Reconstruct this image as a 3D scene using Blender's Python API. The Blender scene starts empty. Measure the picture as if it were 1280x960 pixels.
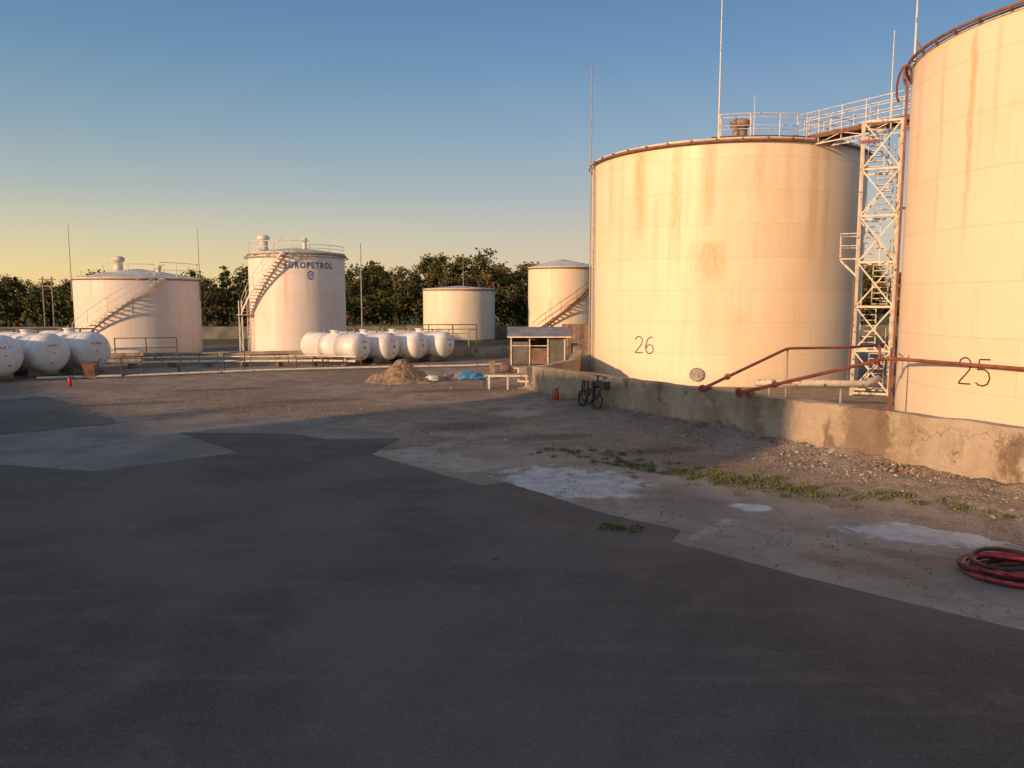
import bpy, bmesh, math, random
from mathutils import Vector, Matrix, noise
from mathutils.geometry import tessellate_polygon
R=math.radians
random.seed(7)
scene=bpy.context.scene
scene.view_settings.view_transform='Standard'
scene.view_settings.look='None'
scene.view_settings.exposure=0
scene.view_settings.gamma=1

# ------------------------------------------------------------------ materials
class NT:
    def __init__(s,name):
        s.m=bpy.data.materials.new(name); s.m.use_nodes=True
        s.t=s.m.node_tree; s.t.nodes.clear()
        s.out=s.t.nodes.new('ShaderNodeOutputMaterial')
        s.b=s.t.nodes.new('ShaderNodeBsdfPrincipled')
        s.t.links.new(s.b.outputs[0],s.out.inputs[0])
    def n(s,typ,**k):
        x=s.t.nodes.new(typ)
        for a,v in k.items(): setattr(x,a,v)
        return x
    def setin(s,sock,v):
        if isinstance(v,bpy.types.NodeSocket): s.t.links.new(v,sock)
        elif v is not None:
            if isinstance(v,(tuple,list)) and len(v)==3 and sock.type=='RGBA': v=(*v,1)
            sock.default_value=v
    def math(s,op,a,b=None,c=None,clamp=False):
        x=s.n('ShaderNodeMath',operation=op,use_clamp=clamp)
        s.setin(x.inputs[0],a)
        if b is not None: s.setin(x.inputs[1],b)
        if c is not None: s.setin(x.inputs[2],c)
        return x.outputs[0]
    def mr(s,v,a,b,c=0.0,d=1.0,smooth=True):
        x=s.n('ShaderNodeMapRange'); x.interpolation_type='SMOOTHSTEP' if smooth else 'LINEAR'
        s.setin(x.inputs[0],v)
        for i,q in enumerate((a,b,c,d)): x.inputs[i+1].default_value=q
        return x.outputs[0]
    def mix(s,f,a,b,mode='MIX'):
        x=s.n('ShaderNodeMix',data_type='RGBA',blend_type=mode)
        s.setin(x.inputs[0],f); s.setin(x.inputs[6],a); s.setin(x.inputs[7],b)
        return x.outputs[2]
    def coord(s,which='Object'):
        return s.n('ShaderNodeTexCoord').outputs[which]
    def mapping(s,v,scale=(1,1,1),loc=(0,0,0),rot=(0,0,0)):
        x=s.n('ShaderNodeMapping'); s.setin(x.inputs[0],v)
        x.inputs['Scale'].default_value=scale; x.inputs['Location'].default_value=loc; x.inputs['Rotation'].default_value=rot
        return x.outputs[0]
    def noise(s,v,scale,detail=4,rough=.55,dist=0,out='Fac'):
        x=s.n('ShaderNodeTexNoise'); s.setin(x.inputs['Vector'],v)
        x.inputs['Scale'].default_value=scale; x.inputs['Detail'].default_value=detail
        x.inputs['Roughness'].default_value=rough; x.inputs['Distortion'].default_value=dist
        return x.outputs[out]
    def voro(s,v,scale,feature='F1',out='Distance'):
        x=s.n('ShaderNodeTexVoronoi',feature=feature); s.setin(x.inputs['Vector'],v)
        x.inputs['Scale'].default_value=scale
        return x.outputs[out]
    def bump(s,h,strength=.5,dist=.02,prev=None):
        x=s.n('ShaderNodeBump'); x.inputs['Strength'].default_value=strength; x.inputs['Distance'].default_value=dist
        s.setin(x.inputs['Height'],h)
        if prev is not None: s.setin(x.inputs['Normal'],prev)
        return x.outputs[0]
    def fin(s,col,rough=.7,metal=0,normal=None,spec=None):
        s.setin(s.b.inputs['Base Color'],col); s.setin(s.b.inputs['Roughness'],rough)
        s.setin(s.b.inputs['Metallic'],metal)
        if normal is not None: s.setin(s.b.inputs['Normal'],normal)
        if spec is not None: s.b.inputs['Specular IOR Level'].default_value=spec
        return s.m
    def blob(s,xy,nz,cx,cy,rx,ry,rot=0,soft=.25,wob=.5):
        """soft irregular ellipse mask in ground metres"""
        sub=s.n('ShaderNodeVectorMath',operation='SUBTRACT'); s.setin(sub.inputs[0],xy); sub.inputs[1].default_value=(cx,cy,0)
        rt=s.n('ShaderNodeVectorRotate',rotation_type='Z_AXIS'); s.setin(rt.inputs['Vector'],sub.outputs[0]); rt.inputs['Angle'].default_value=-rot
        mul=s.n('ShaderNodeVectorMath',operation='MULTIPLY'); s.setin(mul.inputs[0],rt.outputs[0]); mul.inputs[1].default_value=(1/rx,1/ry,0)
        ln=s.n('ShaderNodeVectorMath',operation='LENGTH'); s.setin(ln.inputs[0],mul.outputs[0])
        d=s.math('MULTIPLY_ADD',s.math('SUBTRACT',nz,.5),wob*2,ln.outputs['Value'])
        return s.mr(d,1-soft,1+soft*.3,1,0)

def simple(name,col,rough=.6,var=.25,scale=6,metal=0,bump=.15,rust=0):
    n=NT(name); c=n.coord()
    f=n.noise(c,scale,3)
    dark=tuple(x*(1-var) for x in col); lite=tuple(min(1,x*(1+var*.5)) for x in col)
    cc=n.mix(n.mr(f,.3,.7),dark,lite)
    if rust:
        g=n.mr(n.noise(c,scale*1.7,4,.65),.62-rust*.2,.72-rust*.2)
        cc=n.mix(g,cc,(.2,.09,.035))
    return n.fin(cc,rough,metal,n.bump(n.noise(c,scale*5,2),bump,.01) if bump else None)

M={}
M['red_pipe']=simple('red_pipe_paint',(.24,.07,.04),.6,.35,3,rust=.35)
M['dull_pipe']=simple('dull_red_pipe',(.22,.10,.065),.7,.35,3,rust=.3)
M['rust_rim']=simple('rust_rim',(.2,.09,.06),.75,.4,4)
M['white_steel']=simple('white_steel_paint',(.68,.62,.53),.5,.15,3,rust=.25)
M['grey_steel']=simple('grey_steel',(.3,.29,.27),.5,.25,4,rust=.2)
M['dark_steel']=simple('dark_steel',(.05,.045,.042),.55,.3,4,rust=.3)
M['black_rubber']=simple('black_rubber',(.02,.02,.022),.55,.3,12)
M['red_rubber']=simple('red_rubber',(.36,.04,.05),.5,.45,9)
M['red_gloss']=simple('red_gloss_paint',(.5,.03,.02),.3,.2,4,bump=.03)
M['black_paint']=simple('black_paint',(.05,.045,.04),.6,.4,5)
M['blue_paint']=simple('blue_paint',(.03,.12,.36),.5,.3,5)
M['wood']=simple('weathered_wood',(.28,.2,.14),.8,.35,5)
M['tarp']=simple('blue_tarp',(.05,.2,.42),.45,.35,3)
M['sack']=simple('white_sack',(.62,.6,.56),.8,.2,6)
M['dirt']=simple('dirt',(.28,.19,.12),.95,.45,5,bump=.8)
M['yellow']=simple('yellow_paint',(.4,.3,.08),.5,.3,4)
M['galv']=simple('galvanised_sheet',(.3,.28,.26),.6,.3,1.2,metal=.0,rust=.2)
M['brown_panel']=simple('brown_panel',(.2,.12,.085),.7,.35,2)
M['grey_panel']=simple('grey_panel',(.14,.13,.12),.7,.3,2)
M['glass']=simple('window_glass',(.03,.035,.04),.08,.1,1,bump=0)
M['plaster']=simple('plaster',(.5,.45,.37),.85,.2,1)
M['bark']=simple('bark',(.09,.065,.045),.95,.4,8,bump=.6)
M['conc_fence']=simple('concrete_fence',(.17,.16,.135),.9,.35,.7)

def tank_mat(name,base,H,streaks=(),dirt=.35,gen=.5,plate=(6.0,1.5)):
    n=NT(name)
    uv=n.coord('UV'); sep=n.n('ShaderNodeSeparateXYZ'); n.setin(sep.inputs[0],uv)
    U,V=sep.outputs[0],sep.outputs[1]
    br=n.n('ShaderNodeTexBrick'); n.setin(br.inputs['Vector'],uv)
    br.offset=.5; br.offset_frequency=2; br.squash=1
    br.inputs['Scale'].default_value=1; br.inputs['Mortar Size'].default_value=.02; br.inputs['Mortar Smooth'].default_value=.5
    br.inputs['Brick Width'].default_value=plate[0]; br.inputs['Row Height'].default_value=plate[1]
    br.inputs['Color1'].default_value=(0.0,)*3+(1,); br.inputs['Color2'].default_value=(1,1,1,1); br.inputs['Mortar'].default_value=(.5,.5,.5,1)
    b0=tuple(x*.92 for x in base)
    col=n.mix(br.outputs['Color'],base,b0)
    big=n.noise(n.mapping(uv,(.35,.2,1)),1.0,5,.6)
    col=n.mix(n.math('MULTIPLY',n.mr(big,.42,.75),dirt),col,tuple(a*b for a,b in zip(base,(.87,.76,.6))))
    fine=n.noise(n.mapping(uv,(2.2,.12,1)),1.6,5,.6)
    col=n.mix(n.math('MULTIPLY',n.mr(fine,.48,.8),dirt*.8),col,tuple(a*b for a,b in zip(base,(.82,.67,.48))))
    runs=n.noise(n.mapping(uv,(1.1,.045,1),loc=(3.1,0,0)),1.5,4,.55)
    topfade=n.mr(V,H*.35,H,0,1)
    rm=n.math('MULTIPLY',n.mr(runs,.6,.78),topfade)
    rm=n.math('MULTIPLY',rm,gen)
    wob=n.math('SUBTRACT',n.noise(n.mapping(uv,(.6,.5,1)),1.5,3),.5)
    edge=n.noise(n.mapping(uv,(6,1.2,1)),1.5,4,.65)
    Uw=n.math('MULTIPLY_ADD',wob,.3,U)
    tot=rm
    for (u0,w,z0,z1,I) in streaks:
        d=n.math('ABSOLUTE',n.math('SUBTRACT',Uw,u0))
        a=n.mr(d,w*.1,w*1.1,1,0)
        fb=(z1-z0)*.6
        b=n.math('MULTIPLY',n.mr(V,z0,z0+fb),n.mr(V,z1-.3,z1+.15,1,0))
        m=n.math('MULTIPLY',n.math('MULTIPLY',a,b),n.mr(edge,.25,.65,.3,1))
        tot=n.math('MAXIMUM',tot,n.math('MULTIPLY',m,min(1,I*1.12)))
    col=n.mix(tot,col,(.52,.29,.09))
    sp=n.noise(uv,3.2,6,.75)
    col=n.mix(n.mr(sp,.69,.74,0,.6),col,(.25,.13,.07))
    foot=n.math('MULTIPLY',n.mr(V,0,.9,1,0),n.mr(edge,.3,.7,.3,1))
    col=n.mix(n.math('MULTIPLY',foot,.3),col,(.36,.32,.27))
    col=n.mix(n.math('MULTIPLY',br.outputs['Fac'],.28),col,tuple(a*b for a,b in zip(base,(.6,.46,.32))))
    h=n.math('ADD',n.math('MULTIPLY',n.noise(n.mapping(uv,(.45,.9,1)),1,2),1.0),n.math('MULTIPLY',br.outputs['Fac'],-.12))
    return n.fin(col,n.mr(fine,.3,.8,.45,.65),0,n.bump(h,.4,.06))

# ------------------------------------------------------------------ mesh builder
class MB:
    def __init__(s): s.v=[];s.f=[];s.m=[];s.sm=[];s.mats=[]
    def mi(s,mat):
        if mat not in s.mats: s.mats.append(mat)
        return s.mats.index(mat)
    def add(s,vs,fs,mat,smooth=False):
        o=len(s.v); s.v+= [tuple(x) for x in vs]; k=s.mi(mat)
        for f in fs: s.f.append([i+o for i in f]); s.m.append(k); s.sm.append(smooth)
    def tube(s,pts,r,mat,n=8,caps=True,closed=False):
        pts=[Vector(p) for p in pts]; N=len(pts); rings=[]
        up=None
        for i,p in enumerate(pts):
            if closed: d=(pts[(i+1)%N]-pts[i-1])
            else: d=(pts[min(i+1,N-1)]-pts[max(i-1,0)])
            d.normalize()
            if up is None:
                up=Vector((0,0,1)) if abs(d.z)<.9 else Vector((1,0,0))
            a=d.cross(up)
            if a.length<1e-3: a=d.cross(Vector((0,1,0)))
            a.normalize(); b=a.cross(d).normalized(); up=b
            rr=r[i] if isinstance(r,(list,tuple)) else r
            rings.append([p+(a*math.cos(2*math.pi*k/n)+b*math.sin(2*math.pi*k/n))*rr for k in range(n)])
        vs=[v for q in rings for v in q]; fs=[]
        for i in range(N if closed else N-1):
            j=(i+1)%N
            for k in range(n):
                l=(k+1)%n; fs.append((i*n+k,i*n+l,j*n+l,j*n+k))
        s.add(vs,fs,mat,True)
        if caps and not closed:
            s.add(rings[0],[tuple(range(n))],mat); s.add(rings[-1],[tuple(range(n))[::-1]],mat)
    def box(s,c,size,mat,rz=0,rot=None):
        x,y,z=[q/2 for q in size]; c=Vector(c)
        mt=Matrix.Rotation(rz,3,'Z') if rot is None else rot
        vs=[c+mt@Vector((a*x,b*y,d*z)) for a in(-1,1) for b in(-1,1) for d in(-1,1)]
        fs=[(0,1,3,2),(4,6,7,5),(0,4,5,1),(2,3,7,6),(0,2,6,4),(1,5,7,3)]
        s.add(vs,fs,mat)
    def bar(s,p0,p1,w,h,mat):
        p0,p1=Vector(p0),Vector(p1); d=p1-p0; L=d.length; d.normalize()
        up=Vector((0,0,1)) if abs(d.z)<.95 else Vector((0,1,0))
        a=d.cross(up).normalized(); b=a.cross(d)
        mt=Matrix((a,d,b)).transposed()
        s.box((p0+p1)/2,(w,L,h),mat,rot=mt)
    def lathe(s,o,prof,mat,n=32,axis=Vector((0,0,1)),smooth=True):
        axis=Vector(axis).normalized(); o=Vector(o)
        t=Vector((1,0,0)) if abs(axis.z)>.9 else Vector((0,0,1))
        a=(t-axis*t.dot(axis)).normalized(); b=axis.cross(a)
        vs=[];fs=[]
        for (r,h) in prof:
            for k in range(n):
                g=2*math.pi*k/n
                vs.append(o+axis*h+(a*math.cos(g)+b*math.sin(g))*r)
        for i in range(len(prof)-1):
            for k in range(n):
                l=(k+1)%n; fs.append((i*n+k,i*n+l,(i+1)*n+l,(i+1)*n+k))
        s.add(vs,fs,mat,smooth)
    def obj(s,name,parent=None,bev=0):
        me=bpy.data.meshes.new(name); me.from_pydata(s.v,[],s.f)
        for m in s.mats: me.materials.append(m)
        me.polygons.foreach_set('material_index',s.m); me.polygons.foreach_set('use_smooth',s.sm)
        me.update()
        o=bpy.data.objects.new(name,me); scene.collection.objects.link(o)
        if parent: o.parent=parent
        return o
def empty(name,loc=(0,0,0)):
    e=bpy.data.objects.new(name,None); e.location=loc; e.empty_display_size=.5
    scene.collection.objects.link(e); return e

# ------------------------------------------------------------------ ground
def ground_mat():
    n=NT('ground_gravel'); c=n.coord()
    big=n.noise(c,.16,5,.6); mid=n.noise(c,1.1,6,.65); fine=n.noise(c,14,4,.7)
    vo=n.voro(c,22,out='Color'); vd=n.voro(c,22)
    sv=n.n('ShaderNodeSeparateColor'); n.setin(sv.inputs[0],vo)
    col=n.mix(n.mr(big,.38,.62),(.235,.16,.11),(.35,.265,.20))
    col=n.mix(n.mr(mid,.42,.66,0,.8),col,(.16,.115,.083))
    col=n.mix(n.math('MULTIPLY',n.mr(sv.outputs[0],.6,1.0),.5),col,(.47,.41,.34))
    col=n.mix(n.mr(fine,.52,.75,0,.7),col,(.11,.085,.062))
    m1=n.blob(c,mid,3.2,24.0,2.8,1.6,R(-50),.5,.6)
    col=n.mix(n.math('MULTIPLY',m1,.3),col,(.33,.27,.22))
    m2=n.blob(c,mid,0.2,27.5,1.1,1.0,0,.5,.5)
    col=n.mix(n.math('MULTIPLY',m2,.5),col,(.44,.41,.38))
    for (x,y,a,b) in((-1.5,24.6,1.9,1.0),(-8,31,2.6,.8),(1.2,22.6,1.3,.6),(-3,34.5,3,.7),(-13,35,3,.6),(3.8,20.5,1.8,.5),(-15,30,3,.5)):
        col=n.mix(n.math('MULTIPLY',n.blob(c,mid,x,y,a,b,.3,.6,.6),.6),col,(.085,.066,.052))
    sep=n.n('ShaderNodeSeparateXYZ'); n.setin(sep.inputs[0],c)
    far=n.mr(n.math('MULTIPLY_ADD',big,18,sep.outputs[1]),68,84)
    col=n.mix(far,col,n.mix(n.mr(mid,.4,.6),(.07,.085,.035),(.14,.12,.06)))
    h=n.math('ADD',n.math('MULTIPLY',fine,.5),n.math('ADD',n.math('MULTIPLY',mid,1.2),n.math('MULTIPLY',vd,-.9)))
    return n.fin(col,.93,0,n.bump(h,1.0,.04),.3)
def asphalt_mat(name,base,z=0):
    n=NT(name); c=n.coord()
    big=n.noise(c,.22,4,.55,.6); mid=n.noise(c,1.3,5,.65); fine=n.noise(c,60,2,.7); agg=n.voro(c,80,out='Color')
    sv=n.n('ShaderNodeSeparateColor'); n.setin(sv.inputs[0],agg)
    lo=tuple(x*.72 for x in base); hi=tuple(x*1.28 for x in base)
    col=n.mix(n.mr(big,.34,.66),lo,hi)
    col=n.mix(n.mr(mid,.45,.75,0,.6),col,tuple(x*1.4*q for x,q in zip(base,(1.04,1,.96))))
    col=n.mix(n.math('MULTIPLY',n.mr(sv.outputs[0],.7,1),.4),col,tuple(x*2.3 for x in base))
    col=n.mix(n.mr(fine,.52,.72,0,.5),col,tuple(x*.5 for x in base))
    st=n.noise(n.mapping(c,(.3,2.4,1),rot=(0,0,R(38))),1,4,.6)
    col=n.mix(n.mr(st,.5,.75,0,.5),col,tuple(x*1.5*q for x,q in zip(base,(1.06,1,.93))))
    sp=n.noise(c,2.7,3,.5); col=n.mix(n.mr(sp,.70,.78,0,.7),col,tuple(x*.45 for x in base))
    w=n.n('ShaderNodeVectorMath',operation='ADD'); n.setin(w.inputs[0],c)
    nc=n.noise(c,.9,3,.6,0,'Color'); n.setin(w.inputs[1],nc)
    cr=n.voro(w.outputs[0],.23,'DISTANCE_TO_EDGE')
    ck=n.math('MULTIPLY',n.mr(cr,.0,.003,1,0),n.mr(mid,.52,.66))
    col=n.mix(n.math('MULTIPLY',ck,.5),col,tuple(x*.45 for x in base))
    h=n.math('ADD',n.math('MULTIPLY',fine,.5),n.math('MULTIPLY',mid,.6))
    return n.fin(col,n.mr(big,.3,.7,.82,.95),0,n.bump(h,.45,.014),.2)
def concrete_mat(name,base,patches=()):
    n=NT(name); c=n.coord()
    big=n.noise(c,.5,5,.6); mid=n.noise(c,2.4,6,.7); fine=n.noise(c,35,3,.7)
    col=n.mix(n.mr(big,.34,.64),tuple(x*.68 for x in base),base)
    col=n.mix(n.mr(mid,.48,.7,0,.7),col,tuple(x*.6*q for x,q in zip(base,(1,.93,.83))))
    for (x,y,a,b,rot,cc,I) in patches:
        m=n.blob(c,mid,x,y,a,b,rot,.25,.75)
        m=n.math('MULTIPLY',m,n.mr(fine,.3,.6,.7,1))
        col=n.mix(n.math('MULTIPLY',m,I),col,n.mix(n.mr(mid,.38,.62),cc,tuple(q*.72 for q in cc)))
    col=n.mix(n.mr(fine,.52,.75,0,.4),col,tuple(x*.55 for x in base))
    w=n.n('ShaderNodeVectorMath',operation='ADD'); n.setin(w.inputs[0],c)
    n.setin(w.inputs[1],n.noise(c,1.3,3,.6,0,'Color'))
    cr=n.voro(w.outputs[0],.35,'DISTANCE_TO_EDGE')
    col=n.mix(n.mr(cr,0,.006,.5,0),col,tuple(x*.4 for x in base))
    h=n.math('ADD',n.math('MULTIPLY',fine,.3),n.math('ADD',n.math('MULTIPLY',mid,.8),n.mr(cr,0,.012,-.6,0)))
    return n.fin(col,.9,0,n.bump(h,.5,.02),.3)

M['ground']=ground_mat()
M['asphalt']=asphalt_mat('asphalt',(.120,.090,.077))
M['asphalt2']=asphalt_mat('asphalt_old',(.138,.106,.09))
M['conc_band']=concrete_mat('concrete_old',(.27,.218,.185))
M['apron']=concrete_mat('concrete_apron',(.36,.275,.215),patches=[
   (1.35,16.9,1.85,1.4,R(-40),(.57,.52,.5),1.0),(7.3,13.0,1.6,.65,R(-12),(.57,.52,.5),1.0),
   (4.65,14.75,.42,.3,0,(.68,.63,.6),1.0),(-1.6,19.2,1.9,.8,R(-45),(.44,.36,.29),.7),
   (5.2,11.4,1.0,.35,R(-40),(.3,.17,.10),.7),(3.6,13.4,1.1,.12,R(50),(.45,.38,.33),.7),
   (6.6,11.6,1.3,.3,R(-35),(.26,.14,.09),.6),(3.4,15.4,1.2,.5,R(-45),(.26,.19,.15),.6)])
def grid_ground():
    mb=MB()
    xs=[-2500,-600,-150,-60,-30,0,30,60,150,600,2500]; ys=[-2500,-500,-100,-20,0,20,40,60,90,150,500,2500]
    vs=[(x,y,0) for y in ys for x in xs]; W=len(xs)
    fs=[(j*W+i,j*W+i+1,(j+1)*W+i+1,(j+1)*W+i) for j in range(len(ys)-1) for i in range(W-1)]
    mb.add(vs,fs,M['ground']); mb.obj('ground')
grid_ground()
def sheet(name,pts,z,mat,jit=.06,step=.2,seed=0):
    out=[]; N=len(pts)
    for i in range(N):
        a=Vector((*pts[i],0)); b=Vector((*pts[(i+1)%N],0)); L=(b-a).length; d=(b-a)/L; nn=Vector((-d.y,d.x,0))
        far=max(abs(a.x),abs(b.x),-a.y,-b.y)>24
        k=1 if far else max(1,int(L/step))
        for j in range(k):
            p=a+(b-a)*j/k
            if not far and j>0:
                q=noise.noise(Vector((p.x*1.1+seed,p.y*1.1,0)))*1.6+noise.noise(Vector((p.x*4+seed,p.y*4,3)))*.8
                p=p+nn*q*jit
            out.append(p)
    ar=sum(out[i].x*out[(i+1)%len(out)].y-out[(i+1)%len(out)].x*out[i].y for i in range(len(out)))
    if ar<0: out=out[::-1]
    n=len(out); mb=MB()
    tris=[]
    for t in tessellate_polygon([out]):
        a,b,c=[out[i] for i in t]
        tris.append(t if (b-a).cross(c-a).z>0 else (t[0],t[2],t[1]))
    mb.add([(p.x,p.y,z) for p in out],tris,mat)
    vs=[(p.x,p.y,z) for p in out]+[(p.x,p.y,-.01) for p in out]
    mb.add(vs,[(i,n+i,n+(i+1)%n,(i+1)%n) for i in range(n)],mat)
    return mb.obj(name)
sheet('concrete_pavement',[(-60,12),(-60,19.5),(-15.2,22.9),(-12.8,25.0),(-11.3,25.6),(-8.5,26.4),(-6.0,26.1),(-6.1,24.7),(-3.55,23.2),(-3.2,21),(-9,17),(-12.5,17)],.006,M['conc_band'],.2,seed=2)
sheet('concrete_apron',[(-5.0,22.1),(-3.4,20.4),(-1.81,21.62),(0,21.38),(1.28,20.3),(3.0,18.1),(4.94,16.3),(6.6,14.2),(8.3,12.3),(12.5,9.0),(24,0),(18,-6),(2,11),(-2.5,16)],.010,M['apron'],.3,seed=5)
sheet('asphalt_road',[(-60,-40),(-60,13.5),(-12.5,18.62),(-9.78,17.91),(-7.2,20.23),(-10.1,23.3),(-6.62,23.07),(-5.3,22.1),(-4.3,22.2),(-3.3,22.4),(-3.65,19.91),(-.69,16.49),(-.14,16.78),(1.6,14.44),(2.93,13.2),(2.64,12.57),(4.19,10.91),(6.22,9.05),(20,-4),(20,-40)],.022,M['asphalt'],.035,seed=9)
sheet('asphalt_patch',[(-60,44),(-20.8,31.2),(-19.45,32.3),(-12.9,25.3),(-15.2,23.1),(-60,19.8)],.014,M['asphalt2'],.2,seed=12)

# ------------------------------------------------------------------ tanks
def shell(name,parent,Rd,H,roofh,mat,roofmat,seg=112):
    """cylindrical shell with UV in metres (arc length, height)"""
    me=bpy.data.meshes.new(name); vs=[];fs=[];uv=[];mi=[];sm=[]
    zs=[0,H*.25,H*.5,H*.75,H]
    ph0=R(90)
    for z in zs:
        for k in range(seg+1):
            a=ph0+2*math.pi*k/seg; vs.append((Rd*math.cos(a),Rd*math.sin(a),z))
    W=seg+1
    for j in range(len(zs)-1):
        for k in range(seg):
            fs.append((j*W+k,j*W+k+1,(j+1)*W+k+1,(j+1)*W+k)); mi.append(0); sm.append(True)
            for kk,zz in((k,zs[j]),(k+1,zs[j]),(k+1,zs[j+1]),(k,zs[j+1])): uv.append((Rd*(ph0+2*math.pi*kk/seg),zz))
    b=len(vs); rr=Rd+.04
    prof=[(Rd,H-.01),(rr,H-.01),(rr,H+.05),(Rd*.99,H+.06),(Rd*.5,H+roofh*.62),(.3,H+roofh)]
    for (r,z) in prof:
        for k in range(seg):
            a=2*math.pi*k/seg; vs.append((r*math.cos(a),r*math.sin(a),z))
    for j in range(len(prof)-1):
        for k in range(seg):
            l=(k+1)%seg; q=(b+j*seg+k,b+j*seg+l,b+(j+1)*seg+l,b+(j+1)*seg+k); fs.append(q); mi.append(1); sm.append(j>2)
            for i in q: uv.append((vs[i][0],vs[i][1]))
    fs.append(tuple(b+5*seg+k for k in range(seg))); mi.append(1); sm.append(False); uv+=[(0,0)]*seg
    me.from_pydata(vs,[],fs); me.materials.append(mat); me.materials.append(roofmat)
    l=me.uv_layers.new(name='UVMap')
    for i,u in enumerate(uv): l.data[i].uv=u
    me.polygons.foreach_set('material_index',mi); me.polygons.foreach_set('use_smooth',sm); me.update()
    o=bpy.data.objects.new(name,me); scene.collection.objects.link(o); o.parent=parent; return o
def P(r,a,z): a=R(a); return Vector((r*math.cos(a),r*math.sin(a),z))
def rail(mb,Rr,a0,a1,z,mat,h=1.05,n=None,r=.022):
    n=n or max(2,int(abs(R(a1-a0))*Rr/1.2))
    top=[];mid=[]
    for i in range(n*3+1):
        a=a0+(a1-a0)*i/(n*3); top.append(P(Rr,a,z+h)); mid.append(P(Rr,a,z+h*.5))
        if i%3==0: mb.tube([P(Rr,a,z),P(Rr,a,z+h)],r,mat,6)
    mb.tube(top,r,mat,6); mb.tube(mid,r*.8,mat,6)
def stair(mb,Rd,a0,a1,z0,z1,mat,width=.7,step=.22):
    n=max(4,int((z1-z0)/step)); ins=[];outs=[];hr=[];hm=[]
    for i in range(n+1):
        t=i/n; a=a0+(a1-a0)*t; z=z0+(z1-z0)*t
        p0=P(Rd+.12,a,z); p1=P(Rd+.12+width,a,z)
        ins.append(p0); outs.append(p1); hr.append(P(Rd+.12+width,a,z+1.0)); hm.append(P(Rd+.12+width,a,z+.52))
        mb.box((p0+p1)/2,(width,.24,.035),mat,R(a))
        if i%4==0:
            mb.tube([p1,hr[-1]],.02,mat,6)
            mb.bar(P(Rd+.0,a,z-.05),P(Rd+.12+width,a,z-.05),.05,.05,mat)
    for q,r in((ins,.045),(outs,.045)):
        for i in range(n): mb.bar(q[i],q[i+1],.03,.16,mat)
    mb.tube(hr,.024,mat,6); mb.tube(hm,.018,mat,6)
def vent(mb,p,r,h,mat):
    mb.lathe(p,[(r*1.3,0),(r*1.3,.06),(r,.07),(r,h*.62),(r*1.25,h*.64),(r*1.45,h*.72),(r*1.45,h*.88),(r*1.0,h*.97),(0.01,h)],mat,20)
def ladder(mb,Rd,a,z0,z1,mat):
    c=P(Rd+.25,a,0); t=P(1,a+90,0)
    for s in(-.22,.22): mb.tube([c+t*s+Vector((0,0,z0)),c+t*s+Vector((0,0,z1+.9))],.025,mat,6)
    z=z0+.2
    while z<z1: mb.tube([c-t*.22+Vector((0,0,z)),c+t*.22+Vector((0,0,z))],.015,mat,5); z+=.3
def ring(mb,Rr,z,r,mat,n=96):
    mb.tube([P(Rr,360*k/n,z) for k in range(n)],r,mat,8,closed=True)
def stroke_digits(parent,name,Rd,ang,z,h,digits,mat,w=.05):
    """hand painted numerals laid on the curved shell"""
    G={'2':[(0,.78),(.06,.92),(.2,1),(.36,1),(.5,.9),(.54,.74),(.48,.56),(.3,.34),(.1,.14),(0,0),(.2,.0),(.56,.02)],
       '6':[(.5,.95),(.36,1),(.18,.9),(.05,.65),(0,.38),(.05,.12),(.2,0),(.38,.0),(.52,.12),(.55,.3),(.48,.46),(.32,.54),(.14,.48),(.03,.3)],
       '5':[(.55,1),(.12,.98),(.06,.58),(.2,.62),(.38,.6),(.52,.48),(.56,.28),(.48,.08),(.3,0),(.12,.02),(0,.1)]}
    mb=MB(); x0=-h*.65
    for d in digits:
        pts=[(x0+px*h,py*h) for px,py in G[d]]
        fine=[]
        for i in range(len(pts)-1):
            for j in range(4): t=j/4; fine.append((pts[i][0]*(1-t)+pts[i+1][0]*t,pts[i][1]*(1-t)+pts[i+1][1]*t))
        fine.append(pts[-1])
        vs=[]
        for i,(x,y) in enumerate(fine):
            a=fine[max(0,i-1)];b=fine[min(len(fine)-1,i+1)]
            dx,dy=b[0]-a[0],b[1]-a[1]; L=math.hypot(dx,dy) or 1
            for s in(-1,1):
                xx=x-dy/L*w/2*s; yy=y+dx/L*w/2*s
                vs.append(P(Rd+.012,ang+math.degrees(xx/Rd),z+yy))
        mb.add(vs,[(2*i,2*i+1,2*i+3,2*i+2) for i in range(len(fine)-1)],mat)
        x0+=h*.78
    return mb.obj(name,parent)
def wrap_text(parent,name,Rd,ang,z,size,txt,mat,sx=1.0):
    cu=bpy.data.curves.new(name,'FONT'); cu.body=txt; cu.size=size; cu.align_x='CENTER'; cu.space_character=1.3; cu.offset=.018
    o=bpy.data.objects.new(name+'_tmp',cu); scene.collection.objects.link(o)
    dg=bpy.context.evaluated_depsgraph_get(); me=bpy.data.meshes.new_from_object(o.evaluated_get(dg))
    bpy.data.objects.remove(o)
    for v in me.vertices:
        v.co=P(Rd+.02,ang+math.degrees(v.co.x*sx/Rd),z+v.co.y)
    me.materials.clear(); me.materials.append(mat)
    q=bpy.data.objects.new(name,me); scene.collection.objects.link(q); q.parent=parent

cream=(.82,.67,.50); whitep=(.78,.70,.64)
roof_m=simple('tank_roof_paint',(.62,.57,.5),.6,.25,1,rust=.15)
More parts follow.
